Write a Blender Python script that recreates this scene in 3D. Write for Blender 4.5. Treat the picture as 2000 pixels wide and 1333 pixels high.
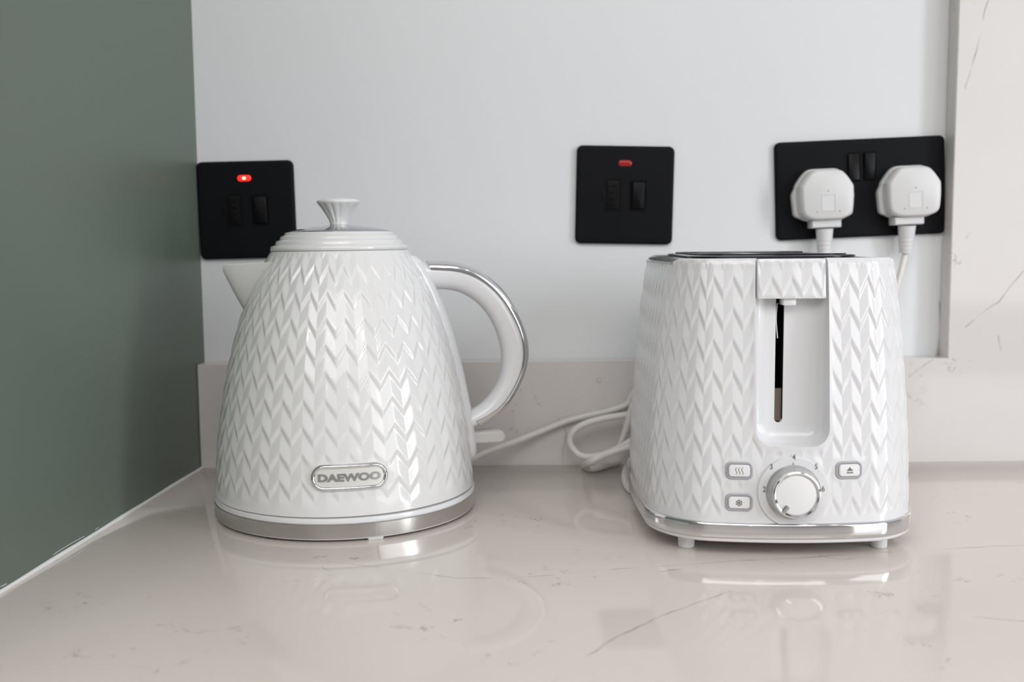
import bpy, bmesh, math, random
from mathutils import Vector, Matrix
import numpy as np
random.seed(4)
sc = bpy.context.scene
for o in list(bpy.data.objects): bpy.data.objects.remove(o)
C = sc.collection
PI = math.pi
def R(d): return math.radians(d)

# ------------------------------------------------------------------ camera
cam = bpy.data.cameras.new('camera'); co = bpy.data.objects.new('camera', cam); C.objects.link(co)
cam.lens = 36.0; cam.sensor_width = 36.0; cam.clip_start = .02; cam.clip_end = 50
pitch, roll, CH = math.atan(.0963), .0085, .2
fw = Vector((0, math.cos(pitch), -math.sin(pitch)))
rt0 = Vector((1, 0, 0)); up0 = rt0.cross(fw)
rt = rt0*math.cos(roll) - up0*math.sin(roll); up = up0*math.cos(roll) + rt0*math.sin(roll)
co.matrix_world = Matrix(((rt.x, up.x, -fw.x, 0), (rt.y, up.y, -fw.y, 0), (rt.z, up.z, -fw.z, CH), (0, 0, 0, 1)))
cam.dof.use_dof = True; cam.dof.focus_distance = .69; cam.dof.aperture_fstop = 6.6
sc.camera = co
def ray(x, y): return fw + rt*((x-1000)/2000) - up*((y-666.5)/2000)
def on_z(x, y, z=0):
    d = ray(x, y); return Vector((0, 0, CH)) + d*((z-CH)/d.z)
def on_y(x, y, Y):
    d = ray(x, y); return Vector((0, 0, CH)) + d*(Y/d.y)

# ------------------------------------------------------------------ view, world, lights
sc.view_settings.view_transform = 'Standard'; sc.view_settings.look = 'None'
sc.view_settings.gamma = 1; sc.view_settings.exposure = 0.10; sc.view_settings.use_curve_mapping = False
W = bpy.data.worlds.new('world'); sc.world = W; W.use_nodes = True
nt = W.node_tree; nt.nodes.clear()
out = nt.nodes.new('ShaderNodeOutputWorld'); bg = nt.nodes.new('ShaderNodeBackground')
tc = nt.nodes.new('ShaderNodeTexCoord'); sx = nt.nodes.new('ShaderNodeSeparateXYZ')
nt.links.new(tc.outputs['Generated'], sx.inputs[0])
rz = nt.nodes.new('ShaderNodeValToRGB'); mz = nt.nodes.new('ShaderNodeMath'); mz.operation = 'MULTIPLY_ADD'
mz.inputs[1].default_value = .5; mz.inputs[2].default_value = .5
nt.links.new(sx.outputs['Z'], mz.inputs[0]); nt.links.new(mz.outputs[0], rz.inputs[0])
cr = rz.color_ramp; cr.elements[0].position = 0; cr.elements[0].color = (.20, .165, .135, 1)
cr.elements[1].position = 1; cr.elements[1].color = (.78, .78, .79, 1)
for p, c in ((.40, (.17, .14, .115, 1)), (.49, (.27, .25, .235, 1)), (.50, (.50, .495, .49, 1)), (.585, (.62, .62, .62, 1)), (.605, (.10, .10, .10, 1)), (.625, (.10, .10, .10, 1)), (.65, (.85, .85, .86, 1))):
    e = cr.elements.new(p); e.color = c
rx = nt.nodes.new('ShaderNodeValToRGB'); mx = nt.nodes.new('ShaderNodeMath'); mx.operation = 'MULTIPLY_ADD'
mx.inputs[1].default_value = .5; mx.inputs[2].default_value = .5
nt.links.new(sx.outputs['X'], mx.inputs[0]); nt.links.new(mx.outputs[0], rx.inputs[0])
cr = rx.color_ramp; cr.elements[0].position = 0; cr.elements[0].color = (.22, .215, .21, 1)
cr.elements[1].position = 1; cr.elements[1].color = (.75, .76, .79, 1)
for p, c in ((.25, (.45, .44, .43)), (.34, (1.0, 1.0, .99)), (.40, (1.15, 1.15, 1.14)), (.50, (1.05, 1.04, 1.03)), (.60, (.62, .62, .63)), (.75, (.72, .72, .74))):
    e = cr.elements.new(p); e.color = (*c, 1)
mm = nt.nodes.new('ShaderNodeMix'); mm.data_type = 'RGBA'; mm.blend_type = 'MULTIPLY'; mm.inputs[0].default_value = 1
nt.links.new(rz.outputs[0], mm.inputs[6]); nt.links.new(rx.outputs[0], mm.inputs[7])
nt.links.new(mm.outputs[2], bg.inputs[0]); bg.inputs[1].default_value = .85
nt.links.new(bg.outputs[0], out.inputs[0])

def area(name, loc, target, sx_, sy_, power, color, shape='RECTANGLE'):
    l = bpy.data.lights.new(name, 'AREA'); l.shape = shape; l.size = sx_; l.size_y = sy_; l.energy = power; l.color = color
    o = bpy.data.objects.new(name, l); C.objects.link(o); o.location = loc
    o.rotation_euler = (Vector(target) - Vector(loc)).to_track_quat('-Z', 'Y').to_euler(); return o
area('window_light', (1.75, -.30, .50), (0, .8, .12), .28, 1.0, 9.5, (.93, .965, 1.0))
area('wide_window_light', (1.62, -.85, .55), (0, .8, .12), 1.2, 1.1, 10.5, (.94, .97, 1.0))
area('room_daylight', (-.12, -.98, 1.50), (-.05, .8, .1), 2.0, 1.0, 16.5, (1.0, .985, .97))
for i, (x, y) in enumerate(((.15, -.95), (.42, -1.0), (-.75, -1.1), (1.1, -1.0), (.15, -2.3), (1.0, -2.3))):
    area('ceiling_downlight', (x, y, 1.48), (x, y, 0), .055, .055, 1.1, (1.0, .86, .68), 'DISK')

# ------------------------------------------------------------------ materials
def mat(name, col, rough=.4, metal=0., coat=0., spec=.5, emit=None, es=0, trans=0, ior=1.45):
    m = bpy.data.materials.new(name); m.use_nodes = True
    b = m.node_tree.nodes['Principled BSDF']
    b.inputs['Base Color'].default_value = (*col, 1); b.inputs['Roughness'].default_value = rough
    b.inputs['Metallic'].default_value = metal; b.inputs['Coat Weight'].default_value = coat
    b.inputs['Coat Roughness'].default_value = .04; b.inputs['Specular IOR Level'].default_value = spec
    b.inputs['Transmission Weight'].default_value = trans; b.inputs['IOR'].default_value = ior
    if emit: b.inputs['Emission Color'].default_value = (*emit, 1); b.inputs['Emission Strength'].default_value = es
    return m
def N(m, t): return m.node_tree.nodes.new(t)
def L(m, a, b): m.node_tree.links.new(a, b)
def bump(m, scale, strength, dist=.001, detail=3):
    b = m.node_tree.nodes['Principled BSDF']; n = N(m, 'ShaderNodeTexNoise'); n.inputs['Scale'].default_value = scale
    n.inputs['Detail'].default_value = detail; t = N(m, 'ShaderNodeTexCoord'); L(m, t.outputs['Object'], n.inputs['Vector'])
    k = N(m, 'ShaderNodeBump'); k.inputs['Strength'].default_value = strength; k.inputs['Distance'].default_value = dist
    L(m, n.outputs[0], k.inputs['Height']); L(m, k.outputs[0], b.inputs['Normal']); return n
WHITE = mat('white_gloss_plastic', (.72, .725, .74), .16, coat=.3); bump(WHITE, 90, .04, .0004)
WHITE2 = mat('white_satin_plastic', (.78, .78, .785), .34)
IVORY = mat('kettle_white_enamel', (.72, .722, .722), .15, coat=.35); bump(IVORY, 90, .04, .0004)
CHROME = mat('polished_chrome', (.72, .72, .73), .07, 1.); bump(CHROME, 60, .05, .0003)
BRUSH = mat('brushed_steel', (.56, .545, .53), .20, 1.)
DCHROME = mat('dark_chrome', (.07, .07, .08), .2, 1.)
STEEL = mat('satin_steel', (.40, .40, .405), .3, 1.)
LIDM = mat('lid_chrome', (.50, .50, .53), .06, 1.)
BLACK = mat('matt_black_metal', (.0042, .0046, .006), .55, spec=.14); bump(BLACK, 900, .15, .0002)
BLACKG = mat('black_gloss_plastic', (.0025, .0025, .003), .36, spec=.18)
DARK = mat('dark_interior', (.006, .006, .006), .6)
BROWN = mat('inner_plate_steel', (.16, .13, .115), .5)
GREYP = mat('grey_print', (.16, .16, .15), .5)
DIALM = mat('pale_grey_dial', (.50, .50, .50), .3, .5)
SILVER = mat('silver_badge_face', (.70, .705, .68), .35, .15)
BADGEL = mat('silver_badge_letters', (.36, .36, .345), .3, .6)
BEZEL = mat('grey_button_surround', (.42, .42, .45), .4)
PLUGM = mat('plug_white_plastic', (.66, .66, .665), .38)
CORD = mat('pvc_cord', (.70, .68, .65), .42)
CLEAR = mat('clear_lever_tip', (.75, .74, .72), .12, trans=.35)
NEONON = mat('lit_neon', (.6, .02, .01), .3, emit=(1, .015, .012), es=1.6)
NEONC = mat('neon_core', (.9, .3, .2), .3, emit=(1, .35, .2), es=5)
NEONOFF = mat('unlit_neon', (.34, .012, .016), .2)
SEAL = mat('white_silicone', (.82, .82, .82), .35)
PAINT = mat('white_wall_paint', (.70, .715, .73), .55); bump(PAINT, 16, .22, .003, 4)
GREEN = mat('sage_green_laminate', (.128, .160, .132), .36, spec=.45)
n = bump(GREEN, 700, .06, .0002)

def stone(name, base, veins, axis):
    m = mat(name, base, .075, coat=0, spec=.5); b = m.node_tree.nodes['Principled BSDF']
    t = N(m, 'ShaderNodeTexCoord'); src = t.outputs['Object']
    def noise(scale, detail, rough=.55):
        n = N(m, 'ShaderNodeTexNoise'); n.inputs['Scale'].default_value = scale; n.inputs['Detail'].default_value = detail
        n.inputs['Roughness'].default_value = rough; L(m, src, n.inputs['Vector']); return n
    def vm(op, a, bb=None, out_=0):
        n = N(m, 'ShaderNodeVectorMath'); n.operation = op
        for i, q in enumerate((a, bb)):
            if q is None: continue
            if isinstance(q, (tuple, Vector)): n.inputs[i].default_value = tuple(q)
            else: L(m, q, n.inputs[i])
        return n
    def ma(op, *a, clamp=False):
        n = N(m, 'ShaderNodeMath'); n.operation = op; n.use_clamp = clamp
        for i, q in enumerate(a):
            if isinstance(q, (int, float)): n.inputs[i].default_value = q
            else: L(m, q, n.inputs[i])
        return n.outputs[0]
    # drawn long veins: distance to a noise-bent polyline
    nz = noise(22, 4); off = vm('SUBTRACT', nz.outputs['Color'], (.5, .5, .5)).outputs[0]
    sc_ = N(m, 'ShaderNodeVectorMath'); sc_.operation = 'SCALE'; L(m, off, sc_.inputs[0]); sc_.inputs['Scale'].default_value = .009
    P = vm('ADD', src, sc_.outputs[0]).outputs[0]
    dmin = None
    for pl in veins:
        for a, c in zip(pl[:-1], pl[1:]):
            a, c = Vector(a), Vector(c); ab = c-a
            pa = vm('SUBTRACT', P, a).outputs[0]
            dt = vm('DOT_PRODUCT', pa, tuple(ab/ab.length_squared)).outputs['Value']
            cl = ma('ADD', dt, 0, clamp=True)
            s = N(m, 'ShaderNodeVectorMath'); s.operation = 'SCALE'; s.inputs[0].default_value = tuple(ab); L(m, cl, s.inputs['Scale'])
            d = vm('LENGTH', vm('SUBTRACT', pa, s.outputs[0]).outputs[0]).outputs['Value']
            dmin = d if dmin is None else ma('MINIMUM', dmin, d)
    fac = ma('SUBTRACT', 1, ma('DIVIDE', dmin, .0010), clamp=True)
    brk = noise(60, 3); fac = ma('MULTIPLY', fac, ma('MULTIPLY_ADD', brk.outputs[0], 2.2, -.40, clamp=True))
    fac = ma('MULTIPLY', fac, .85)
    # small broken flecks
    n1 = noise(34, 5, .6); n2 = noise(13, 2, .5)
    thin = ma('SUBTRACT', 1, ma('MULTIPLY', ma('ABSOLUTE', ma('SUBTRACT', n1.outputs[0], .5)), 60), clamp=True)
    gate = ma('MULTIPLY', ma('SUBTRACT', n2.outputs[0], .545), 10, clamp=True)
    n3 = noise(90, 2); gate2 = ma('MULTIPLY', ma('SUBTRACT', n3.outputs[0], .5), 8, clamp=True)
    fl = ma('MULTIPLY', ma('MULTIPLY', thin, gate), ma('MULTIPLY', gate2, .75))
    tot = ma('MAXIMUM', fac, fl)
    cl = noise(7, 3); base2 = N(m, 'ShaderNodeMix'); base2.data_type = 'RGBA'; L(m, cl.outputs[0], base2.inputs[0])
    base2.inputs[6].default_value = (base[0]*.955, base[1]*.95, base[2]*.945, 1); base2.inputs[7].default_value = (min(1, base[0]*1.04), min(1, base[1]*1.045), min(1, base[2]*1.05), 1)
    mix = N(m, 'ShaderNodeMix'); mix.data_type = 'RGBA'; L(m, tot, mix.inputs[0]); L(m, base2.outputs[2], mix.inputs[6])
    mix.inputs[7].default_value = (.22, .185, .165, 1)
    L(m, mix.outputs[2], b.inputs['Base Color']); return m

# ------------------------------------------------------------------ mesh helpers
def link(name, me, m=None, parent=None, smooth=True, sharp=35):
    if m is not None and not me.materials: me.materials.append(m)
    if smooth:
        me.polygons.foreach_set('use_smooth', [True]*len(me.polygons))
        if sharp: me.set_sharp_from_angle(angle=R(sharp))
    o = bpy.data.objects.new(name, me); C.objects.link(o)
    if parent: o.parent = parent
    return o
def mesh(name, v, f, m=None, parent=None, smooth=True, sharp=35, merge=0, T=None, fixn=True):
    me = bpy.data.meshes.new(name)
    if T is not None: v = [T(Vector(q)) for q in v]
    me.from_pydata([tuple(q) for q in v], [], f)
    bm = bmesh.new(); bm.from_mesh(me)
    if merge: bmesh.ops.remove_doubles(bm, verts=bm.verts, dist=merge)
    if fixn: bmesh.ops.recalc_face_normals(bm, faces=bm.faces)
    bm.to_mesh(me); bm.free()
    return link(name, me, m, parent, smooth, sharp)
def empty(name, loc, label, cat, rot=(0, 0, 0), group=None):
    o = bpy.data.objects.new(name, None); C.objects.link(o); o.location = loc; o.rotation_euler = rot
    o.empty_display_size = .02; tag(o, label, cat, group); return o
def tag(o, label, cat, group=None):
    o['label'] = label; o['category'] = cat
    if group: o['group'] = group
def struct(o, label=None):
    o['kind'] = 'structure'
    if label: o['label'] = label
    return o
def stack(loops, cap0=True, cap1=True):
    n = len(loops[0]); v = [p for l in loops for p in l]; f = []
    for k in range(len(loops)-1):
        for i in range(n):
            j = (i+1) % n; f.append((k*n+i, k*n+j, (k+1)*n+j, (k+1)*n+i))
    if cap0: f.append(tuple(range(n))[::-1])
    if cap1: f.append(tuple(range((len(loops)-1)*n, len(loops)*n)))
    return v, f
def rrect(w, h, r, n=6, cx=0, cy=0):
    r = max(min(r, w/2-1e-6, h/2-1e-6), 1e-5); P = []
    for k, (sx_, sy_) in enumerate(((1, 1), (-1, 1), (-1, -1), (1, -1))):
        for i in range(n+1):
            a = PI/2*(k + i/n); P.append((cx+sx_*(w/2-r)+r*math.cos(a), cy+sy_*(h/2-r)+r*math.sin(a)))
    return P
def slab(w, h, r, prof, n=6, cx=0, cy=0):
    """rounded plate: prof = [(inset, out)] ; returns (x, z, out) triples"""
    return stack([[(x, y, d) for x, y in rrect(w-2*i, h-2*i, r-i, n, cx, cy)] for i, d in prof])
def lathe(prof, n=96, closed=False):
    v, f = [], []
    for r, z in prof:
        for i in range(n):
            a = 2*PI*i/n; v.append((r*math.cos(a), r*math.sin(a), z))
    m_ = len(prof)
    for k in range(m_ if closed else m_-1):
        k2 = (k+1) % m_
        for i in range(n):
            j = (i+1) % n; f.append((k*n+i, k*n+j, k2*n+j, k2*n+i))
    if not closed:
        if prof[0][0] > 1e-6: f.append(tuple(range(n))[::-1])
        if prof[-1][0] > 1e-6: f.append(tuple(range((m_-1)*n, m_*n)))
    return v, f
def crom(P, per=8, closed=False):
    P = [Vector(p) for p in P]; n = len(P); o = []
    rng = range(n) if closed else range(n-1)
    for i in rng:
        g = (lambda k: P[k % n]) if closed else (lambda k: P[min(max(k, 0), n-1)])
        a, b, c, d = g(i-1), g(i), g(i+1), g(i+2)
        for s in range(per):
            t = s/per; o.append(.5*((2*b)+(c-a)*t+(2*a-5*b+4*c-d)*t*t+(3*b-a-3*c+d)*t**3))
    if not closed: o.append(P[-1])
    return o
def tube(P, r, n=16, closed=False, caps=True):
    loops = []; N_ = len(P); prev = None
    for i, p in enumerate(P):
        a = P[i-1] if (i > 0 or closed) else p; b = P[(i+1) % N_] if (i < N_-1 or closed) else p
        t = (b-a).normalized()
        if prev is None: u = t.orthogonal().normalized()
        else: u = (prev - t*prev.dot(t)).normalized()
        prev = u; w = t.cross(u); rr = r(i/(N_-1)) if callable(r) else r
        loops.append([p+u*rr*math.cos(2*PI*k/n)+w*rr*math.sin(2*PI*k/n) for k in range(n)])
    return stack(loops, caps, caps)
def join(*vf):
    V, F = [], []
    for v, f in vf:
        b = len(V); V += list(v); F += [tuple(i+b for i in q) for q in f]
    return V, F
def box(x0, x1, y0, y1, z0, z1):
    v = [(x, y, z) for x in (x0, x1) for y in (y0, y1) for z in (z0, z1)]
    return v, [(0, 1, 3, 2), (4, 6, 7, 5), (0, 4, 5, 1), (2, 3, 7, 6), (0, 2, 6, 4), (1, 5, 7, 3)]
def bevbox(x0, x1, y0, y1, z0, z1, b=.001):
    v, f = slab(x1-x0, z1-z0, b*1.5, [(b, 0), (b*.3, b*.3), (0, b), (0, y1-y0-b), (b*.3, y1-y0-b*.3), (b, y1-y0)], 4, (x0+x1)/2, (z0+z1)/2)
    return [(x, y1-d, z) for x, z, d in v], f
def textmesh(s, size, bold=0., extrude=0.):
    cu = bpy.data.curves.new('t', 'FONT'); cu.body = s; cu.size = size; cu.align_x = 'CENTER'; cu.align_y = 'CENTER'
    cu.offset = bold; cu.extrude = extrude; cu.resolution_u = 6
    o = bpy.data.objects.new('t', cu); C.objects.link(o); bpy.context.view_layer.update()
    me = bpy.data.meshes.new_from_object(o.evaluated_get(bpy.context.evaluated_depsgraph_get()))
    bpy.data.objects.remove(o); bpy.data.curves.remove(cu)
    v = [tuple(q.co) for q in me.vertices]; f = [tuple(p.vertices) for p in me.polygons]; bpy.data.meshes.remove(me)
    return v, f
def sstep(a, b, x):
    t = min(max((x-a)/(b-a), 0), 1); return t*t*(3-2*t)
def pchip(xs, ys):
    xs, ys = np.array(xs, float), np.array(ys, float); h = np.diff(xs); d = np.diff(ys)/h; m_ = np.zeros(len(xs))
    m_[0], m_[-1] = d[0], d[-1]
    for i in range(1, len(xs)-1): m_[i] = (d[i-1]*h[i]+d[i]*h[i-1])/(h[i]+h[i-1])
    def g(x):
        x = min(max(x, xs[0]), xs[-1]); i = min(max(int(np.searchsorted(xs, x)-1), 0), len(h)-1); t = (x-xs[i])/h[i]
        return float((1+2*t)*(1-t)**2*ys[i]+t*(1-t)**2*h[i]*m_[i]+t*t*(3-2*t)*ys[i+1]+t*t*(t-1)*h[i]*m_[i+1])
    return g
# herringbone relief --------------------------------------------------------
AMP = .54
PS = ((-.02, .972), (.02, .965), (.09, .68), (.17, .33), (.235, .045), (.275, .035), (.45, .26), (.65, .52), (.83, .76))
def amp(po):     # the bevel is narrow at the peaks and wider in the valleys
    po = max(po, 0); return AMP + .12*(po/.25 if po < .25 else 1-(po-.25)/.75)
US = (0, .02, .12, .25, .38, .48)
def tri(u):
    d = abs(u-round(u))*2
    return d if .04 < d < .96 else (.04*.5+d*d/.08 if d <= .04 else .96+.02-(1-d)**2/.08)
def col_samples(n):
    S = []
    for c in range(n):
        S += [c+u for u in US] + [c+1-u for u in US[::-1][:-1] if u > 0] if True else []
        S += [c+.5]
    return sorted(set(round(s, 5) for s in S))
def herring(us, k0, k1, z0, per, zlo, zhi, put, wrap):
    """rows follow the chevrons; put(u, z, relief 0..1) -> point"""
    rows = []
    for k in range(k0, k1+1):
        for po, hh in PS: rows.append((k+po, hh, amp(po)))
    V, F = [], []; nu = len(us)
    for pv, hh, am in rows:
        for u in us:
            z = z0 - per*(pv + am*tri(u)); z = min(max(z, zlo), zhi)
            V.append(put(u, z, hh))
    for r_ in range(len(rows)-1):
        for i in range(nu if wrap else nu-1):
            j = (i+1) % nu; F.append((r_*nu+i, (r_+1)*nu+i, (r_+1)*nu+j, r_*nu+j))
    return V, F, len(rows), nu

# ------------------------------------------------------------------ setting
YS, YP = .9044, .9244            # stone face, plaster face
def cz(*pts): return [on_z(x, y) for x, y in pts]
top_veins = [cz((1075, 1340), (1130, 1292), (1200, 1248), (1290, 1205), (1365, 1178), (1432, 1155)),
             cz((640, 1098), (760, 1112), (900, 1130), (1010, 1130), (1200, 1114), (1400, 1098), (1560, 1090), (1720, 1079), (2000, 1066)),
             cz((1775, 1196), (1880, 1204), (2000, 1212)),
             cz((285, 989), (330, 995), (385, 1003)), cz((1290, 1118), (1330, 1112), (1362, 1106)),
             cz((1600, 1085), (1640, 1094), (1680, 1090))]
top_veins = [[tuple(p) for p in v] for v in top_veins]
def cy_(*pts): return [tuple(on_y(x, y, YS)) for x, y in pts]
wall_veins = [cy_((1098, 912), (1097, 880), (1104, 850), (1098, 830), (1085, 812), (1078, 795)), cy_((1930, 0), (1918, 60), (1900, 120), (1885, 175)),
              cy_((1998, 530), (1950, 590), (1912, 615), (1885, 640)), cy_((1775, 735), (1822, 706)), cy_((1950, 655), (1954, 685))]
STONE = stone('quartz_worktop_stone', (.705, .648, .60), top_veins, 'z')
STONEW = stone('quartz_wall_stone', (.64, .615, .60), wall_veins, 'y')

FY = .315                         # worktop front edge
def green_x(y): return -.2803 + (y-.9068)*.0559
v, f = [], []
o = mesh('worktop', *bevbox(-.36, 2.2, FY, .95, -.02, 0, .0012), STONE, sharp=30)
tag(o, 'pale veined quartz worktop under the kettle and toaster', 'worktop')
o = struct(mesh('wall_back', *box(-.6, 2.6, YP, YP+.12, -.9, 1.5), PAINT, smooth=False), 'white painted plaster wall with black electrical plates')
# upstand and tall panel in one plane, an L with a rebate for the plaster
EX = .3872; TZ = .0943
o = mesh('splashback', *stack([[(x, y, z) for x, z in ((-.2800, 0), (2.2, 0), (2.2, 1.2), (EX, 1.2), (EX, TZ), (-.2800, TZ))] for y in (YS, YP-.0003)]), STONEW, smooth=False)
bm = bmesh.new(); bm.from_mesh(o.data); bmesh.ops.bevel(bm, geom=[e for e in bm.edges], offset=.0006, segments=2, affect='EDGES'); bm.to_mesh(o.data); bm.free()
tag(o, 'pale quartz upstand and tall stone wall panel framing the white plaster', 'splashback')
p0 = on_y(1170, 743, YS-.0002)
mesh('ring_mark', *tube([p0+Vector((.0021*math.cos(a), 0, .0021*math.sin(a))) for a in np.linspace(.6, 5.9, 26)], .0002, 5), mat('ring_grey', (.40, .38, .36), .6), o)
gx0, gx1 = green_x(FY-.02), green_x(YP+.02)
o = struct(mesh('wall_left', *stack([[(gx0, FY-.02, z), (gx1, YP+.02, z), (gx1-.02, YP+.02, z), (gx0-.02, FY-.02, z)] for z in (-.9, 1.5)]), GREEN, smooth=False), 'sage green panel wall')
struct(mesh('floor', *box(-2.2, 2.6, -3, YP, -.93, -.9), mat('oak_floor', (.22, .16, .11), .4), smooth=False))
# base carcass under the worktop so that it is carried
o = mesh('base_cabinet', *box(-.255, 2.2, FY+.02, YP-.005, -.9, -.0205), mat('cabinet_sage', (.118, .145, .122), .4), smooth=False)
tag(o, 'sage green base cabinet carrying the quartz worktop', 'cabinet')
# silicone bead between panel and worktop, and a few smears above it
P = [Vector((green_x(y)+.0009, y, .0007)) for y in np.linspace(FY, YS, 60)]
bead = tube(P, lambda t: .0014+.0002*math.sin(t*37), 8)
o = struct(mesh('trim_1', *bead, SEAL), 'white silicone bead along the green panel foot')
def on_green(x, y):
    d = ray(x, y); # plane X = green_x(Y)
    t = (-.2803-.9068*.0559)/(d.x-.0559*d.y); p = Vector((0, 0, CH))+d*t; p.x += .0002; return p
for pts in (((104, 1084), (130, 1067), (164, 1048)), ((186, 1035), (192, 1031)), ((0, 1147), (12, 1141))):
    q = [on_green(*p) for p in pts]
    mesh('sealant_smear', *tube(crom(q, 4), .0002, 6), SEAL, parent=o)
# mortar/caulk line in the corner behind the sockets
P = [on_y(x, y, YP-.0008) for x, y in ((1836, 590), (1837, 640), (1833, 680), (1826, 697), (1800, 703), (1770, 704))]
struct(mesh('trim_2', *tube(crom(P, 5), .0008, 6), mat('shrunken_caulk', (.42, .40, .38), .8)), 'shrunken caulk line in the plaster corner')

# ------------------------------------------------------------------ electrical plates
def plate(name, w, h, loc, ang, label, cat, group=None):
    r = empty(name, loc, label, cat, (0, R(-ang), 0), group)
    T = lambda p: Vector((p.x, -p.z, p.y))
    mesh('face_plate', *slab(w, h, .0052, [(.001, 0), (0, .0006), (0, .0032), (.0005, .0042), (.0016, .0047), (.003, .0048)], 8), BLACK, r, T=T, sharp=50)
    return r, T
def rocker(r, T, cx, cy, w=.0135, h=.0262, flip=1, label=None):
    fr = mesh('switch_surround', *slab(w+.002, h+.002, .0024, [(0, .0040), (0, .0052), (.0009, .0052), (.0012, .0044)], 5, cx, cy), BLACKG, r, T=T)
    v, f = slab(w-.0012, h-.0012, .0016, [(0, .0040), (0, .0056), (.0006, .0066), (.0014, .0070)], 5, cx, cy)
    v = [(x, y, d + (0 if d < .005 else flip*(y-cy)*.075)) for x, y, d in v]
    mesh('rocker', v, f, BLACKG, fr, T=T)
def fuse(r, T, cx, cy):
    fr = mesh('fuse_carrier', *slab(.0150, .0300, .002, [(0, .0040), (0, .0050), (.0012, .0050), (.0016, .0043), (.0024, .0043), (.0026, .0056), (.0036, .0058)], 5, cx, cy), BLACKG, r, T=T)
    vf = [slab(.0045, .0014, .0005, [(0, .0056), (.0002, .0066)], 2, cx, cy+k*.0056) for k in (-1.5, -.5, .5, 1.5)]
    mesh('grip_rib', *join(*vf), BLACKG, fr, T=T)
    mesh('pull_notch', *slab(.003, .010, .0008, [(0, .0044), (0, .0051), (.0006, .0052)], 3, cx-.0088, cy), BLACKG, fr, T=T)
def neon(r, T, cx, cy, on):
    n_ = mesh('neon_window', *slab(.0118, .0052, .0022, [(0, .0040), (0, .0050), (.0006, .0054), (.0014, .0056)], 6, cx, cy), NEONON if on else NEONOFF, r, T=T)
    if on:
        n_['label'] = 'glowing red neon'
        mesh('glow_core', *slab(.0034, .0026, .0012, [(0, .0052), (.0004, .0059)], 6, cx, cy), NEONC, n_, T=T)
    else: n_['label'] = 'unlit dull red neon'
r, T = plate('fused_switch_plate', .0862, .0864, (-.23575, YP, .2309), .9, 'square black fused switch plate with glowing red light, beside the green wall', 'switch')
neon(r, T, -.0005, .0280, True); fuse(r, T, -.0105, -.0005); rocker(r, T, .0125, -.0005)
r, T = plate('fused_switch_plate', .0868, .0868, (.10155, YP, .24115), -1.35, 'square black fused switch plate with unlit red light, between kettle and toaster', 'switch')
neon(r, T, -.0005, .0280, False); fuse(r, T, -.0108, -.0005); rocker(r, T, .0118, -.0005)
DS_ANG = 2.05; DSC = Vector((.3113, YP, .24555))
r, T = plate('double_socket_plate', .1511, .0868, DSC, DS_ANG, 'wide black double socket plate with both plugs in, slightly crooked above toaster', 'socket')
rocker(r, T, -.0062, .0188, .0122, .0262, -1); rocker(r, T, .0079, .0188, .0122, .0262, 1)

def plug(loc, label, ex):
    r = empty('mains_plug', loc, label, 'plug', (0, R(-DS_ANG), 0), 'white plugs in the double socket')
    T = lambda p: Vector((p.x, -p.z, p.y))
    half = [(0, .0262), (.0060, .0262), (.0108, .0260), (.0148, .0244), (.0188, .0204), (.0222, .0156), (.0244, .0120), (.0249, .0098), (.0250, .0040), (.0248, -.0020), (.0240, -.0105), (.0228, -.0145), (.0200, -.0172), (.0150, -.0192), (.0080, -.0200), (0, -.0200)]
    back = [(x + (.0024 if -.0150 < y < .0045 else 0), y) for x, y in half]
    def outline(s, H):
        pts = [(x, y) for x, y in H] + [(-x, y) for x, y in H[-2:0:-1]]
        pts = [Vector((x, y, 0)) for x, y in pts]; pts = crom(pts, 4, True)
        return [((p.x*s), (p.y+.001)*s-.001) for p in pts]
    def loft(prof, H=None): return stack([[(x, y, d) for x, y in outline(s, H or half)] for s, d in prof])
    b = mesh('plug_base', *loft([(.985, .0049), (1.0, .0058), (1.0, .0112), (.975, .0124)], back), PLUGM, r, T=T, sharp=45)
    mesh('plug_cover', *loft([(.92, .0110), (.955, .0118), (.955, .0150), (.945, .0200), (.925, .0235), (.885, .0258), (.82, .0266)]), PLUGM, r, T=T, sharp=50)
    mesh('cable_exit', *join(slab(.0262, .0072, .0012, [(.0004, .0060), (0, .0068), (0, .0200), (.0008, .0212)], 4, ex, -.0222)), PLUGM, r, T=T)
    # embossed square panel and three screw dimples
    mesh('moulded_panel', *join(slab(.0008, .0150, .0003, [(0, .0262), (.0001, .0270)], 2, .0062, -.0045), slab(.0125, .0006, .0002, [(0, .0262), (.0001, .0269)], 2, 0, .0028),
         slab(.0118, .0135, .0006, [(0, .0262), (.0004, .02685)], 3, -.0002, -.0048)), PLUGM, r, T=T)
    for x, y in ((0, .0060), (-.0100, -.0118), (.0098, -.0118)):
        v, f = lathe([(.00055, .0262), (.00055, .02672)], 10); mesh('pin_mark', v, f, GREYP, r, T=lambda p, x=x, y=y: Vector((x+p.x, -p.z, y+p.y)))
    return r
def socket_pt(dx, dz, out=0):
    a = R(DS_ANG); return Vector((DSC.x+dx*math.cos(a)-dz*math.sin(a), YP-out, DSC.z+dx*math.sin(a)+dz*math.cos(a)))
PL = socket_pt(-.0355, -.0080); PR = socket_pt(.0405, -.0085)
plug(PL, 'white mains plug in the left outlet of the crooked double socket', 0)
plug(PR, 'white mains plug in the right outlet of the crooked double socket', -.0034)
def cord(name, path, label, r=.0027, group=None):
    o = mesh(name, *tube(crom(path, 10), r, 14), CORD); tag(o, label, 'cord', group); return o
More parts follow.
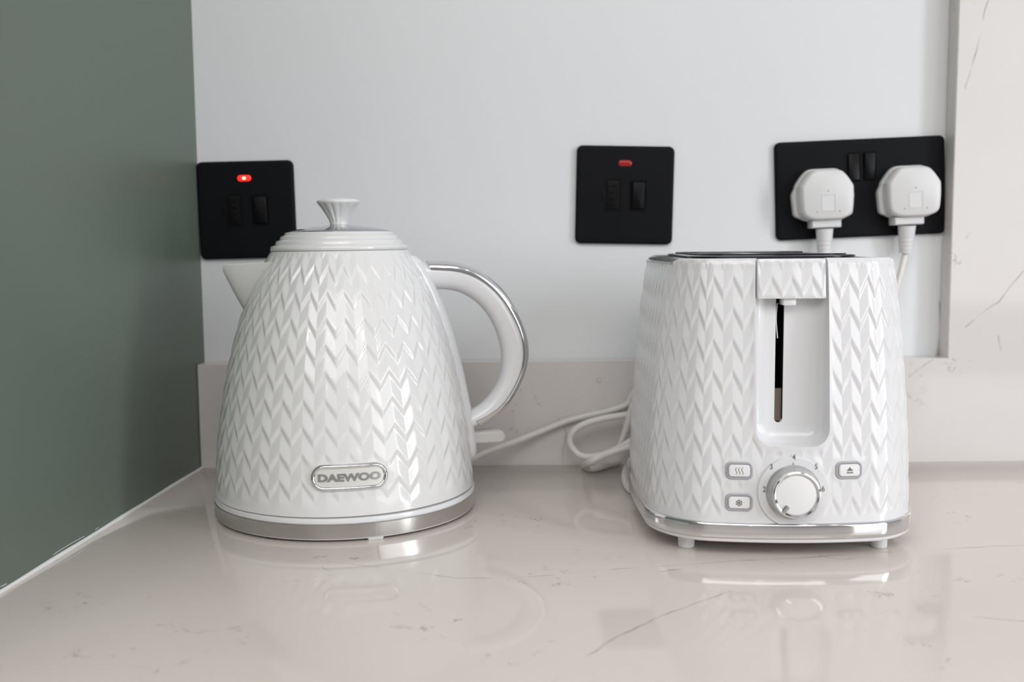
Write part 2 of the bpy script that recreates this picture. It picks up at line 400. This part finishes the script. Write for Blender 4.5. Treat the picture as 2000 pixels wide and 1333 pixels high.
def sleeve(parent, P, Q, r0=.0076, r1=.0054):
    n_ = 26; pts = [P.lerp(Q, i/n_) for i in range(n_+1)]
    def rr(t):
        b = r0+(r1-r0)*t
        return b*(.90 if (t > .5 and (int(t*26) % 4 == 0)) else 1.)
    o = mesh('strain_relief', *tube(pts, rr, 20), PLUGM, parent)
    return o
for base, lab, route in (
    (PL, 'white toaster mains cord hanging from the left plug', 'l'), (PR, 'white mains cord slanting down from the right plug behind the toaster', 'r')):
    p0 = base + Vector((.0008 if route == 'l' else -.0024, -.0145, -.0265)); 
    if route == 'l':
        p1 = p0+Vector((.0005, .0008, -.025)); path = [p0+Vector((.0004, .0005, -.020)), p1, Vector((.277, .8975, .150)), Vector((.274, .8925, .08)), Vector((.262, .892, .03)), Vector((.240, .889, .0045)), Vector((.200, .889, .0045)), Vector((.16, .889, .0045))]
    else:
        p1 = on_y(1769, 494, .912); path = [p0.lerp(p1, .8), p1] + [on_y(x, y, Y) for x, y, Y in ((1763, 518, .910), (1755, 548, .908), (1741, 590, .906), (1705, 650, .9030), (1620, 705, .9010), (1520, 728, .9005), (1400, 735, .9003), (1300, 742, .9001), (1258, 752, .9000))]
    o = mesh('strain_relief', *tube([p0.lerp(p1, i/26) for i in range(27)], lambda t: (.0076-.0019*t)*(.95 if (t > .45 and int(t*26) % 4 == 0) else 1), 20), PLUGM)
    # moulded relief belongs to its cord
    if route == 'l': CL = cord('power_cord', path, lab); o.parent = CL
    else:
        px = lambda x, y, Y: on_y(x, y, Y)
        path += [px(1236, 770, .9000), px(1223, 791, .9000), px(1190, 803, .9005), px(1150, 812, .9005), px(1105, 824, .9000), px(1055, 844, .897), px(1000, 866, .889), px(950, 884, .878)]
        path += [Vector((-.045, .862, .0105)), Vector((-.060, .845, .008))]
        CR = cord('power_cord', path, 'white mains cord slanting down from the right plug, along the upstand to the kettle base'); o.parent = CR
# toaster's spare cord, coiled between toaster and upstand
px = on_y
coil = [Vector((.150, .889, .0045)), Vector((.120, .886, .010)), px(1262, 806, .884), px(1231, 810, .884), px(1184, 817, .884), px(1146, 827, .884), px(1121, 842, .884), px(1113, 861, .884), px(1121, 879, .882),
        px(1140, 892, .878), px(1175, 889, .874), px(1215, 872, .870), px(1250, 855, .872), Vector((.128, .882, .022))]
cord('cord_coil', coil, 'white spare toaster cord in an open loop beside the upstand', .0029)
b1 = [Vector((.128, .872, .020)), px(1262, 862, .866), px(1231, 873, .862), px(1190, 886, .860), px(1155, 901, .858)]
b1 += [on_z(1141, 911, .0032), on_z(1160, 916, .0030), on_z(1200, 905, .0030), on_z(1240, 894, .0034), Vector((.130, .865, .0065))]
cord('cord_bundle', b1, 'white folded cord bundle lying on the worktop behind the toaster', .0030)
b3 = [px(1250, 905, .80), on_z(1233, 903, .0075), on_z(1222, 921, .0032), on_z(1221, 940, .0030), on_z(1230, 956, .0030), on_z(1246, 960, .0030), on_z(1275, 950, .0030)]
cord('cord_loop', b3, 'white cord loop poking out under the near left edge of the toaster', .0030)
b4 = [px(1246, 770, .877), px(1234, 798, .877), px(1226, 826, .877), px(1219, 850, .878), px(1210, 872, .879)]
cord('cord_strand', b4, 'short upright strand of white cord crossing inside the loop', .0029)

# ------------------------------------------------------------------ kettle
KX, KY = -.127, .768
def azd(a, r, z=0): a = R(a); return Vector((r*math.sin(a), -r*math.cos(a), z))
HAZ = 100.6
base = empty('kettle_stand', (KX, KY, 0), 'round white kettle power base with a brushed steel band', 'kettle base')
mesh('base_shell', *lathe([(.080, .0012), (.0945, .0012), (.0966, .0020), (.0968, .0026), (.0966, .0128), (.0973, .0132), (.0975, .0150), (.0970, .0162), (.0958, .0168), (.088, .0168)], 144), WHITE, base, sharp=40)
mesh('steel_band', *lathe([(.0966, .0026), (.09735, .0029), (.09745, .0075), (.0974, .0122), (.0966, .0126)], 144, True), BRUSH, base)
mesh('band_joint', *join(*[([tuple(azd(a, r_, z)) for a in (20.2, 20.9) for z in (.0029, .0123) for r_ in (.0970, .0977)], [(0, 1, 3, 2), (4, 6, 7, 5), (0, 4, 5, 1), (2, 3, 7, 6), (0, 2, 6, 4), (1, 5, 7, 3)]) ]), CHROME, base)
for k in range(4):
    a = 20.6+90*k; cpt = azd(a, .0925)
    v, f = slab(.0110, .0060, .001, [(.0006, 0), (0, .0006), (0, .0022)], 4)
    rot = Matrix.Rotation(R(a), 3, 'Z')
    mesh('foot', v, f, WHITE2, base, T=lambda p: rot @ Vector((p.x, p.y, p.z)) + cpt)
kettle = empty('kettle', (KX, KY, .0171), 'white jug kettle with herringbone relief, chrome trimmed handle and domed lid', 'kettle', (0, -.0052, 0))
K0 = .0171
kr = pchip([.0171, .024, .0300, .0554, .0803, .1173, .1542, .176, .1950], [.0966, .0962, .0957, .0937, .0899, .0824, .0712, .0619, .0506])
def kn(z):  # slope
    return (kr(z+.0005)-kr(z-.0005))/.001
BAZ, BZ = 10.6, .0442
us = col_samples(36)
def kput(u, z, h):
    az = 1.08 + 10*u
    fade = sstep(.0225, .0285, z)*(1-sstep(.1895, .1945, z))
    dx = ((az-BAZ+180) % 360-180)*PI/180*.0965; dz = z-BZ      # flat ground for the badge
    q = max(abs(dx)-.0215, 0); d = math.hypot(q, dz)
    fade *= sstep(.0085, .0120, d)
    hx = ((az-HAZ+180) % 360-180)*PI/180*kr(z)
    fade *= sstep(.011, .0145, abs(hx))
    sx__ = ((az-HAZ+360) % 360-180)*PI/180*kr(z)
    if z > .150: fade = fade*sstep(.018, .022, abs(sx__)*1.0+ (0 if z > .16 else (.16-z)*2))
    r_ = kr(z) + .00108*(h-.75)*fade
    p = azd(az, r_); return (p.x, p.y, z-K0)
us36 = [u for u in us if u < 36-1e-6]
V, F, nr, nu = herring(us36, -9, 3, .0609, .018, .0176, .1950, kput, True)
# closed foot and shoulder under the lid
V2 = [(azd(1.08+10*u, .0955).x, azd(1.08+10*u, .0955).y, .0176-K0+.0) for u in us36]
b0 = len(V); cidx = len(V); V.append((0, 0, .0176-K0)); 
last = (nr-1)*nu
for i in range(nu): F.append((last+i, cidx, last+(i+1) % nu))
V.append((0, 0, .1950-K0)); t0 = len(V)-1
for i in range(nu): F.append((i, (i+1) % nu, t0))
body = mesh('body', V, F, IVORY, kettle, merge=2e-5, sharp=50)
# seam line at foot of the body
mesh('foot_seam', *lathe([(.0900, -.0003), (.0962, -.0003), (.0962, .0006), (.0900, .0006)], 128, True), mat('seam_grey', (.25, .25, .26), .6), kettle)
# spout
SAZ = HAZ-180
def spt(s, w, z): d = azd(SAZ, 1); n_ = Vector((-d.y, d.x, 0)); return d*s + n_*w + Vector((0, 0, z-K0))
loops = []
tb = pchip([.045, .060, .0723, .0800, .0868], [.118, .1315, .1543, .1700, .1853]); 
for s in np.linspace(.045, .0868, 22):
    t = (s-.045)/.0418; ztop = .1885 + (.1858-.1885)*t - .0006*math.sin(PI*t); zb = tb(s); w = .026*(1-t)**.8 + .0011
    L_ = []
    for k in range(25):
        a = PI*k/24; cxp = math.cos(a); sz = math.sin(a)
        L_.append(spt(s, w*math.copysign(abs(cxp)**.85, cxp), ztop-(ztop-zb)*(abs(sz)**1.15)))
    for k in range(1, 8): L_.append(spt(s, -w*.92+2*w*.92*k/8, ztop-min(.0025, (ztop-zb)*.4)))
    loops.append(L_)
mesh('spout', *stack(loops), IVORY, kettle, sharp=50)
# lid
lid = [(.001, .1952), (.0500, .1952), (.0507, .1958), (.0508, .1975), (.0500, .1988), (.0474, .1996), (.0470, .2000), (.0470, .2012), (.0461, .2026), (.0441, .2033), (.0437, .2036), (.0436, .2048), (.0427, .2060), (.0408, .2067), (.0404, .2070), (.0402, .2080), (.0392, .2088), (.0380, .2089), (.001, .2089)]
lidroot = mesh('lid', *lathe([(r_, z-K0) for r_, z in lid], 128), IVORY, kettle, sharp=55)
dome = [(.0383, .2088), (.0380, .2093), (.0340, .2103), (.0270, .2117), (.0190, .2128), (.0120, .2134), (.0080, .2139), (.0062, .2146), (.001, .2150)]
mesh('lid_dome', *lathe([(r_, z-K0) for r_, z in dome], 128), LIDM, lidroot, sharp=50)
kp = [(.0001, .2130), (.0068, .2130), (.0067, .2150), (.0074, .2175), (.0096, .2215), (.0124, .2258), (.0150, .2293), (.0157, .2303), (.0160, .2310), (.0158, .2318), (.0146, .2327), (.0110, .2336), (.0060, .2341), (.0001, .2342)]
v, f = lathe([(r_, z-K0) for r_, z in kp], 144); v2 = []
for x, y, z in v:
    zz = z+K0; r_ = math.hypot(x, y); a = math.atan2(y, x); am = sstep(.2145, .218, zz)*(1-sstep(.2285, .2305, zz))
    g = 1 - .085*am*abs(math.sin(a*7))**.7*-1 - .085*am; v2.append((x*g, y*g, z))
mesh('lid_knob', v2, f, IVORY, lidroot, sharp=60)
# handle
hd = azd(HAZ, 1); hn = Vector((-hd.y, hd.x, 0))
def hp(s, w, z): return hd*s + hn*w + Vector((0, 0, z-K0))
outer = [(.0560, .1868), (.0669, .1857), (.0780, .1855), (.0901, .1841), (.1030, .1795), (.1139, .1718), (.1237, .1620), (.1311, .1501), (.1375, .1380), (.1411, .1258), (.1419, .1137), (.1400, .1020), (.1355, .0917), (.1300, .0812), (.1231, .0720), (.1130, .0642), (.1026, .0587), (.0960, .0560)]
inner = [(.0640, .1652), (.0733, .1645), (.0810, .1640), (.0898, .1620), (.0985, .1570), (.1057, .1506), (.1122, .1420), (.1175, .1305), (.1205, .1200), (.1214, .1103), (.1208, .1020), (.1192, .0943), (.1150, .0860), (.1089, .0786), (.1045, .0748), (.0987, .0712), (.0930, .0690), (.0900, .0670)]
oc = crom([Vector((a, b, 0)) for a, b in outer], 5); ic = crom([Vector((a, b, 0)) for a, b in inner], 5)
for _ in range(14):
    for q in (oc, ic):
        p_ = [x.copy() for x in q]
        for i in range(1, len(q)-1): q[i] = p_[i]*.5+(p_[i-1]+p_[i+1])*.25
HW = .0118; loops = []; cl = []
for a, b in zip(oc, ic):
    c_ = (a+b)/2; u = (a-b)/2; L_ = []
    for k in range(28):
        t = 2*PI*k/28; cs, sn = math.cos(t), math.sin(t)
        e = .80 if cs > 0 else .95
        rad = math.copysign(abs(cs)**e, cs)*.97 if cs > 0 else cs
        p = c_+u*rad; L_.append(hp(p.x, HW*math.copysign(abs(sn)**.8, sn), p.y))
    loops.append(L_)
    un = u.normalized(); o_ = a
    # chrome strip: shallow saddle wrapped over the outer face
    sec = [(-.0066, -.0114), (-.0062, -.0123), (-.0040, -.0124), (-.0018, -.0113), (-.0004, -.0088), (.0004, -.0050), (.0007, 0), (.0004, .0050), (-.0004, .0088), (-.0018, .0113), (-.0040, .0124), (-.0062, .0123), (-.0066, .0114), (-.0036, .0060), (-.0030, 0), (-.0036, -.0060)]
    cl.append([hp((o_+un*dr).x, dw, (o_+un*dr).y) for dr, dw in sec])
hroot = mesh('handle', *stack(loops), WHITE, kettle, sharp=60)
mesh('chrome_strip', *stack(cl[4:-5]), CHROME, hroot, sharp=60)
# back strip that carries the handle and its foot
zs = list(np.linspace(.0330, .1905, 44)); loops = []
for i, z in enumerate(zs):
    wd = .0150; end = sstep(0, .006, z-.0320)*sstep(0, .004, .1925-z)
    if z < .040: wd *= math.sqrt(max(1-((.040-z)/.0085)**2, .05))
    th = .0050*end+.0004; r_ = kr(z); sl = kn(z); L_ = []
    for k in range(17):
        t = -1+2*k/16; hgt = th*(1-abs(t)**5)
        w = wd*t; rr = math.sqrt(max(r_*r_-w*w, 0)) + hgt - .0004; L_.append(hp(rr, w, z))
    for k in range(16, -1, -4):
        t = -1+2*k/16; w = wd*t*.96; L_.append(hp(math.sqrt(r_*r_-w*w)-.004, w, z))
    loops.append(L_)
mesh('handle_backplate', *stack(loops), WHITE, kettle, sharp=50)
# switch lever under the handle
v, f = slab(.030, .0095, .0045, [(.0015, -.0088), (.0004, -.0078), (0, -.006), (0, .006), (.0004, .0078), (.0015, .0088)], 8, .1075, .0495-K0)
mesh('switch_lever', v, f, CLEAR, kettle, T=lambda p: hp(p.x, p.z, p.y+K0))
# badge
def badge_pt(x, y, o_):
    z = BZ+y; r_ = .09515 + (kr(z)-kr(BZ)) + o_; p = azd(BAZ+math.degrees(x/.0952), r_); return Vector((p.x, p.y, z-K0))
def pill(w, h, prof, n=40):
    loops = []
    for ins, o_ in prof:
        P = []; ww, hh = w-2*ins, h-2*ins; r_ = hh/2
        for i in range(20): P.append((-(ww/2-r_)+(ww-2*r_)*i/20, -r_))
        for i in range(16): a = -PI/2+PI*i/16; P.append(((ww/2-r_)+r_*math.cos(a), r_*math.sin(a)))
        for i in range(20): P.append(((ww/2-r_)-(ww-2*r_)*i/20, r_))
        for i in range(16): a = PI/2+PI*i/16; P.append((-(ww/2-r_)+r_*math.cos(a), r_*math.sin(a)))
        loops.append([badge_pt(x, y, o_) for x, y in P])
    return loops
v, f = stack(pill(.0500, .0158, [(-.0010, -.001), (-.0010, .0006), (0, .0016), (.0006, .0017), (.0016, .0012), (.0018, .0004)]), True, False)
bd = mesh('badge_bezel', v, f, CHROME, kettle, sharp=50); bd['label'] = 'chrome oval badge rim'
# face as a fine strip so that it follows the body's curve
V, F = [], []
w2, h2 = .0466/2, .0124/2
for i in range(41):
    x = -w2+2*w2*i/40; e = max(abs(x)-(w2-h2), 0); hh = math.sqrt(max(h2*h2-e*e, 0))
    for j in range(5): V.append(badge_pt(x, -hh+2*hh*j/4, .0006))
    for j in range(5): V.append(badge_pt(x, -hh+2*hh*j/4, -.0010))
for i in range(40):
    for j in range(4):
        a = i*10+j; F += [(a, a+10, a+11, a+1), (a+5, a+6, a+16, a+15)]
    a = i*10; F += [(a, a+5, a+15, a+10), (a+4, a+14, a+19, a+9)]
mesh('badge_face', V, F, SILVER, bd, merge=1e-6, sharp=60)
v, f = textmesh('DAEWOO', .0068, .00034, .0002)
xs = [p[0] for p in v]; ys = [p[1] for p in v]; x0, x1, y0, y1 = min(xs), max(xs), min(ys), max(ys)
v = [((p[0]-(x0+x1)/2)*.0418/(x1-x0), (p[1]-(y0+y1)/2)*.0053/(y1-y0), p[2]) for p in v]
mesh('badge_lettering', v, f, BADGEL, bd, T=lambda p: badge_pt(p.x, p.y, .0008+p.z), smooth=False, fixn=False)

# ------------------------------------------------------------------ toaster
TA = R(-2.0)
toaster = empty('toaster', (.1750, .6290, 0), 'white two slot toaster with herringbone relief, end lever and browning dial', 'toaster', (0, 0, TA))
HWID, TL, RC = .0865, .236, .036
# plan curve, anticlockwise from front centre, as (x, y, nx, ny) at body foot
def plan_half(n=400):
    P = []
    for i in range(n+1):
        x = (HWID)*math.sin(PI/2*i/n); u = max(x-(HWID-RC), 0); y = x*x/.6+RC-math.sqrt(max(RC*RC-u*u, 0)); P.append((x, y))
    yj = P[-1][1]
    q = [(x, y) for x, y in P]
    side = [(HWID+.0030*math.sin(PI/2*t/60), yj+(TL/2-yj)*t/60) for t in range(1, 60)]
    half = q+side+[(HWID+.0030, TL/2)]
    # mirror to the back
    back = [(x, TL-y) for x, y in half[::-1][1:]]
    return half+back
HP = plan_half(); FULL = HP + [(-x, y) for x, y in HP[::-1][1:-1]]
arc = [0]
for a, b in zip(FULL, FULL[1:]+FULL[:1]): arc.append(arc[-1]+math.hypot(b[0]-a[0], b[1]-a[1]))
PER = arc[-1]; ARR = np.array(FULL+FULL[:1]); ARCN = np.array(arc)
def plan(s):
    s %= PER; x = np.interp(s, ARCN, ARR[:, 0]); y = np.interp(s, ARCN, ARR[:, 1]); return float(x), float(y)
def pnorm(s):
    a, b = plan(s-.0012), plan(s+.0012); t = Vector((b[0]-a[0], b[1]-a[1])).normalized(); return t.y, -t.x
def inset(z): return .0130*max((z-.022)/.164, 0)**1.75
ZB, ZT = .0220, .1884
NC = round(PER/.01245); SP = PER/NC
BUT = [(-.0330, .0560), (-.0330, .0358), (.0352, .0562)]; DIA = (.0003, .0428)
def mask(x, z):
    m_ = 1.
    d = max(abs(x)-.0228, .0712-z); 
    if abs(x) > .0228-.011 and z < .0712+.011:
        d = math.hypot(max(abs(x)-.0118, 0), max(.0822-z, 0))-.011
    m_ *= sstep(.0015, .0042, d)
    m_ *= sstep(.0225, .0262, math.hypot(x-DIA[0], z-DIA[1]))
    for bx, bz in BUT:
        d = max(abs(x-bx)-.0085, abs(z-bz)-.0058); m_ *= sstep(.0005, .0030, d)
    return m_
usT = []
for c in range(NC):
    usT += [c, c+.02, c+.08, c+.16, c+.25, c+.34, c+.42, c+.48, c+.5, c+.52, c+.58, c+.66, c+.75, c+.84, c+.92, c+.98]
usT = [u for u in usT]
tcache = {}
def tput(u, z, h):
    if u not in tcache:
        s = u*SP; x, y = plan(s); tcache[u] = (x, y, *pnorm(s))
    x, y, nx, ny = tcache[u]
    front = y < .05; zt = ZT - (.0030*sstep(.026, .036, min(y, TL-y)))
    zz = ZB + (z-ZB)*(zt-ZB)/(ZT-ZB)
    fade = sstep(ZB+.004, ZB+.009, zz)
    ft = 1-sstep(.1820, .1868, zz); fade *= ft + (1-ft)*sstep(.026, .034, min(y, TL-y))
    if front: fade *= mask(x, zz)
    i_ = inset(zz) + .0012*sstep(.1862, ZT, zz)**2 - .00095*(h-.75)*fade
    if front:   # raised smooth lip round the recess
        d = max(abs(x)-.0228, .0712-zz)
        if abs(x) > .0118 and zz < .0822: d = math.hypot(max(abs(x)-.0118, 0), max(.0822-zz, 0))-.011
        i_ -= .0004*math.exp(-(d/.0022)**2)
    return (x-nx*i_, y-ny*i_, zz)
PS_old = PS
PS = ((-.02, .972), (.02, .965), (.08, .72), (.13, .50), (.18, .27), (.235, .045), (.275, .035), (.36, .145), (.45, .26), (.54, .38), (.63, .495), (.72, .61), (.81, .73), (.90, .85))
V, F, nr, nu = herring(usT, -5, 6, .1200, .0197, ZB, ZT, tput, True)
# foot and top closures
first, last = 0, (nr-1)*nu
def ring(k, sc_, z): 
    b_ = len(V)
    for i in range(nu):
        x, y, _ = V[k+i]; V.append((x*sc_, TL/2+(y-TL/2)*(1-(1-sc_)*.09/.118), z if z is not None else _)); 
    return b_
def bridge(a, b_):
    for i in range(nu): F.append((a+i, a+(i+1) % nu, b_+(i+1) % nu, b_+i))
r1 = ring(first, .985, None)
for i in range(nu): V[r1+i] = (V[r1+i][0], V[r1+i][1], V[r1+i][2]+.0004)
r2 = ring(first, .80, .1850); bridge(r1, first); bridge(r2, r1)
V.append((0, TL/2, .1850)); c_ = len(V)-1
for i in range(nu): F.append((r2+i, r2+(i+1) % nu, c_))
V.append((0, TL/2, ZB)); c_ = len(V)-1
for i in range(nu): F.append((last+(i+1) % nu, last+i, c_))
tb_ = mesh('shell', V, F, WHITE, toaster, merge=2e-5, sharp=48)
# recess: boolean cut applied to the shell
def recess(w, zb, zt, rc, prof):
    loops = []
    for ins, d in prof:
        L_ = []; ww = w-ins; z0 = zb+ins; r_ = min(max(rc-ins*.6, .003), ww*.94)
        L_ += [(-ww, zt), (-ww, (zt+z0)/2)]
        for i in range(13): a = PI+PI/2*i/12; L_.append((-ww+r_+r_*math.cos(a), z0+r_+r_*math.sin(a)))
        for i in range(13): a = 1.5*PI+PI/2*i/12; L_.append((ww-r_+r_*math.cos(a), z0+r_+r_*math.sin(a)))
        L_ += [(ww, (zt+z0)/2), (ww, zt)]
        loops.append([(x, d, z) for x, z in L_])
    return stack(loops)
cutter = mesh('cut', *recess(.0228, .0712, .22, .011, [(0, -.03), (0, .012), (.0006, .0150), (.0020, .0178), (.0045, .0196), (.0080, .0204)]), WHITE, toaster)
slotc = mesh('cut2', *recess(.0026, .0835, .178, .0024, [(0, .013), (0, .09)]), WHITE, toaster)
slotc.location.x = -.0052
def apply_bool(o, cs):
    for c in cs:
        md = o.modifiers.new('b', 'BOOLEAN'); md.operation = 'DIFFERENCE'; md.object = c; md.solver = 'EXACT'
    bpy.context.view_layer.update()
    me = bpy.data.meshes.new_from_object(o.evaluated_get(bpy.context.evaluated_depsgraph_get()))
    o.modifiers.clear(); old = o.data; o.data = me; bpy.data.meshes.remove(old)
    me.polygons.foreach_set('use_smooth', [True]*len(me.polygons)); me.set_sharp_from_angle(angle=R(40))
    for c in cs: bpy.data.objects.remove(c)
apply_bool(tb_, [cutter, slotc])
# dark liner of the lever slot, with the inner plate showing low down
mesh('slot_liner', *join(([(x, y, z) for x in (-.00775, -.00265) for y in (.0212, .088) for z in (.0838, .1776)], [(0, 1, 3, 2), (4, 6, 7, 5), (2, 3, 7, 6), (0, 2, 6, 4), (1, 5, 7, 3)])), DARK, toaster, smooth=False, fixn=False)
mesh('inner_plate', *box(-.00755, -.00285, .0235, .0242, .0840, .1052), BROWN, toaster, smooth=False)
mesh('slot_spring', *tube([Vector((-.0066-.0006*math.sin(i*.25), .0222, .160-.0014*i)) for i in range(17)], .00035, 8), WHITE2, toaster)
# lever
lev = mesh('lever', *bevbox(-.0213, .0213, .0148, .0215, .1636, .1884, .0008), WHITE, toaster, sharp=40)
def lput(u, z, h):
    x = u*SP; fade = sstep(.1640, .1662, z)*(1-sstep(.1845, .1870, z))*(1-sstep(.0195, .0210, abs(x)))
    y = x*x/.6 + inset(z) - .00095*(h-.75)*fade + .0006*(sstep(.1872, .1884, z)+1-sstep(.1636, .1646, z)+sstep(.0206, .0213, abs(x)))
    return (x, y, z)
ul = [-.0213/SP]+[u-4 for u in usT[:16*8] if abs(u-4) < .0212/SP]+[.0213/SP]
V, F, nr, nu = herring(ul, -5, -1, .1200, .0197, .1636, .1884, lput, False)
n0 = len(V)
V += [(x, .0150, z) for x, y, z in V]
for r_ in range(nr-1):
    a = r_*nu; F += [(a, a+nu, n0+a+nu, n0+a), (a+nu-1, n0+a+nu-1, n0+a+2*nu-1, a+2*nu-1)]
for i in range(nu-1):
    F += [(i, n0+i, n0+i+1, i+1), ((nr-1)*nu+i, (nr-1)*nu+i+1, n0+(nr-1)*nu+i+1, n0+(nr-1)*nu+i)]
mesh('lever_face', V, F, WHITE, lev, merge=2e-5, sharp=48)
mesh('lever_stem', *bevbox(-.0050, .0030, .0125, .030, .1590, .1640, .0007), WHITE2, lev)

def fy(x, z):
    u = max(abs(x)-(HWID-RC), 0); return x*x/.6 + RC-math.sqrt(RC*RC-u*u) + inset(z)
def onfront(cx, cz):
    y = fy(cx, cz); sx__ = (fy(cx+.001, cz)-fy(cx-.001, cz))/.002; sz__ = (fy(cx, cz+.001)-fy(cx, cz-.001))/.002
    X = Vector((1, sx__, 0)).normalized(); Z = Vector((0, sz__, 1)).normalized(); Nn = X.cross(Z); Nn = Nn if Nn.y < 0 else -Nn
    o0 = Vector((cx, y, cz)); return lambda p: o0 + X*p.x + Z*p.y + Nn*p.z
ICON = ['heat', 'snow', 'eject']
for (bx, bz), ic_ in zip(BUT, ICON):
    T = onfront(bx, bz)
    b_ = mesh('button', *slab(.0132, .0076, .0020, [(0, -.001), (0, .0012), (.0005, .0017), (.0013, .0018)], 6), WHITE2, toaster, T=T)
    b_['label'] = {'heat': 'reheat button with three wavy lines', 'snow': 'defrost button with a snowflake', 'eject': 'cancel button with an eject triangle'}[ic_]
    v, f = stack([[(x, y, d) for x, y in rrect(.0170-2*i, .0112-2*i, .0038-i, 6)] for i, d in ((0, -.001), (0, .0004), (.0006, .0009), (.0010, .0009), (.0017, .0002), (.0017, -.001))], False, False)
    mesh('button_surround', v, f, BEZEL, b_, T=T)
    vf = []
    if ic_ == 'heat':
        for k in (-1, 0, 1):
            vf.append(tube([Vector((k*.0019+.00045*math.sin(i/14*2*PI*1.1), -.0022+.0044*i/14, .0018)) for i in range(15)], .00020, 6))
    elif ic_ == 'snow':
        for k in range(3):
            a = PI*k/3+PI/2; d = Vector((math.cos(a), math.sin(a), 0))
            vf.append(tube([-d*.0021+Vector((0, 0, .0018)), d*.0021+Vector((0, 0, .0018))], .00026, 6))
            for s in (-1, 1):
                for t in (-1, 1):
                    e = Vector((math.cos(a+t*PI/4), math.sin(a+t*PI/4), 0))
                    vf.append(tube([d*s*.0011+Vector((0, 0, .0018)), d*s*.0011+s*e*.0010+Vector((0, 0, .0018))], .00022, 6))
    else:
        tr_ = [(-.0021, -.0002), (.0021, -.0002), (0, .0021)]
        vf.append(stack([[(x, y, z) for x, y in tr_] for z in (.0016, .0020)]))
        vf.append(stack([[(x, y, z) for x, y in ((-.0020, -.0017), (.0020, -.0017), (.0020, -.0010), (-.0020, -.0010))] for z in (.0016, .0020)]))
    mesh('icon', *join(*vf), GREYP, b_, T=T, smooth=False)
# dial
T = onfront(*DIA)
dp = mesh('dial_plate', *lathe([(.0001, -.001), (.0222, -.001), (.0222, .0002), (.0217, .0007), (.0001, .0008)], 96), WHITE, toaster, T=T)
kn_ = mesh('dial_knob', *lathe([(.0001, .0006), (.0170, .0006), (.0172, .0010), (.0170, .0014), (.0164, .0017), (.0155, .0045), (.0147, .0070), (.0001, .0070)], 96), DIALM, dp, T=T, sharp=50)
kn_['label'] = 'satin grey tapered dial body'
mesh('chrome_rim', *lathe([(.0144, .0062), (.0148, .0068), (.0149, .0092), (.0146, .0101), (.0138, .0104), (.0127, .0101), (.0124, .0092), (.0124, .0062)], 96, True), CHROME, kn_, T=T)
mesh('dial_cap', *lathe([(.0001, .0085), (.0124, .0085), (.0124, .0094), (.0119, .0096), (.0001, .0097)], 72), WHITE2, kn_, T=T)
pa = R(232); pd = Vector((math.cos(pa), math.sin(pa), 0)); pn = Vector((-pd.y, pd.x, 0))
v, f = slab(.0060, .0030, .0014, [(0, .0090), (0, .0104), (.0005, .0110), (.001, .0110)], 6, .0112, 0)
mesh('pointer', [(pd*x+pn*y+Vector((0, 0, z))) for x, y, z in v], f, CHROME, kn_, T=T)
for s, (qx, qy) in {'1': (1516, 994), '2': (1493, 957), '3': (1507, 913), '4': (1551, 894), '5': (1594, 912), '6': (1607, 955)}.items():
    p = on_y(qx, qy, .6290); lx = (p.x-.1750)*math.cos(TA)+0; lz = p.z; v, f = textmesh(s, .0049, .00003, .00008)
    # back-project the printed place onto the dial plate
    mesh('dial_number', v, f, GREYP, dp, T=lambda q, lx=lx, lz=lz: T(Vector((lx-DIA[0]+q.x*.84, lz-DIA[1]+q.y, .0009+q.z))), smooth=False, fixn=False)
mesh('dial_tick', *slab(.0003, .0016, .0001, [(0, .0008), (0, .0010)], 2, -.0002, .0180), GREYP, dp, T=T, smooth=False)
# chrome band, base plate, feet
def ploop(off, z, n=240): 
    o_ = []
    for i in range(n):
        s = PER*i/n; x, y = plan(s); nx, ny = pnorm(s); o_.append((x+nx*off, y+ny*off, z))
    return o_
mesh('chrome_band', *stack([ploop(o_, z) for o_, z in ((-.001, .0229), (.0012, .0227), (.0019, .0222), (.0022, .0214), (.0023, .0205), (.0024, .0170), (.0025, .0138), (.0021, .0130), (.0, .0126))], False, False), CHROME, toaster, sharp=60)
mesh('base_plate', *stack([ploop(o_, z) for o_, z in ((-.002, .0135), (.0012, .0132), (.0012, .0112), (.0004, .0102), (-.002, .0096), (-.010, .0092))]), WHITE2, toaster, sharp=60)
for x in (-.0625, .0625):
    for y in (.0265, TL-.0265):
        mesh('foot', *lathe([(.0048, 0), (.0053, .0004), (.0057, .0100)], 32), WHITE2, toaster, T=lambda p, x=x, y=y: p+Vector((x, y, 0)))
# steel top and slot frame
def toploop(ins, z, y0=.030):
    o_ = []
    for i in range(240):
        s = PER*i/240; x, y = plan(s); nx, ny = pnorm(s); k = inset(.185)+ins; x -= nx*k; y -= ny*k
        o_.append((x, min(max(y, y0+ins), TL-y0-ins), z))
    return o_
tp = mesh('steel_top', *stack([toploop(.0010, .1848), toploop(.0012, .1862), toploop(.0030, .1872), toploop(.010, .1880), toploop(.022, .1886)]), STEEL, toaster, sharp=40)
fr = []
def rr3(w, h, r_, z, cx=0, cy=TL/2): return [(x, y, z) for x, y in rrect(w, h, r_, 10, cx, cy)]
mesh('slot_frame', *stack([rr3(.109, .172, .030, .1880, -.003), rr3(.111, .174, .031, .1894, -.003), rr3(.111, .174, .031, .1898, -.003), rr3(.109, .172, .030, .1901, -.003), rr3(.102, .163, .024, .1902, -.003)]), DCHROME, tp, sharp=40)
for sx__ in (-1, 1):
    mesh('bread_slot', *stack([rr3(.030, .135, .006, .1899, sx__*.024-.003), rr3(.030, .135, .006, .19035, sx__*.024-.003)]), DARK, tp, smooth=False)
rk = [Vector(p) for p in rr3(.098, .158, .022, .1908, -.003)]
mesh('slot_rail', *tube(rk, .0005, 8, True, False), DCHROME, tp)
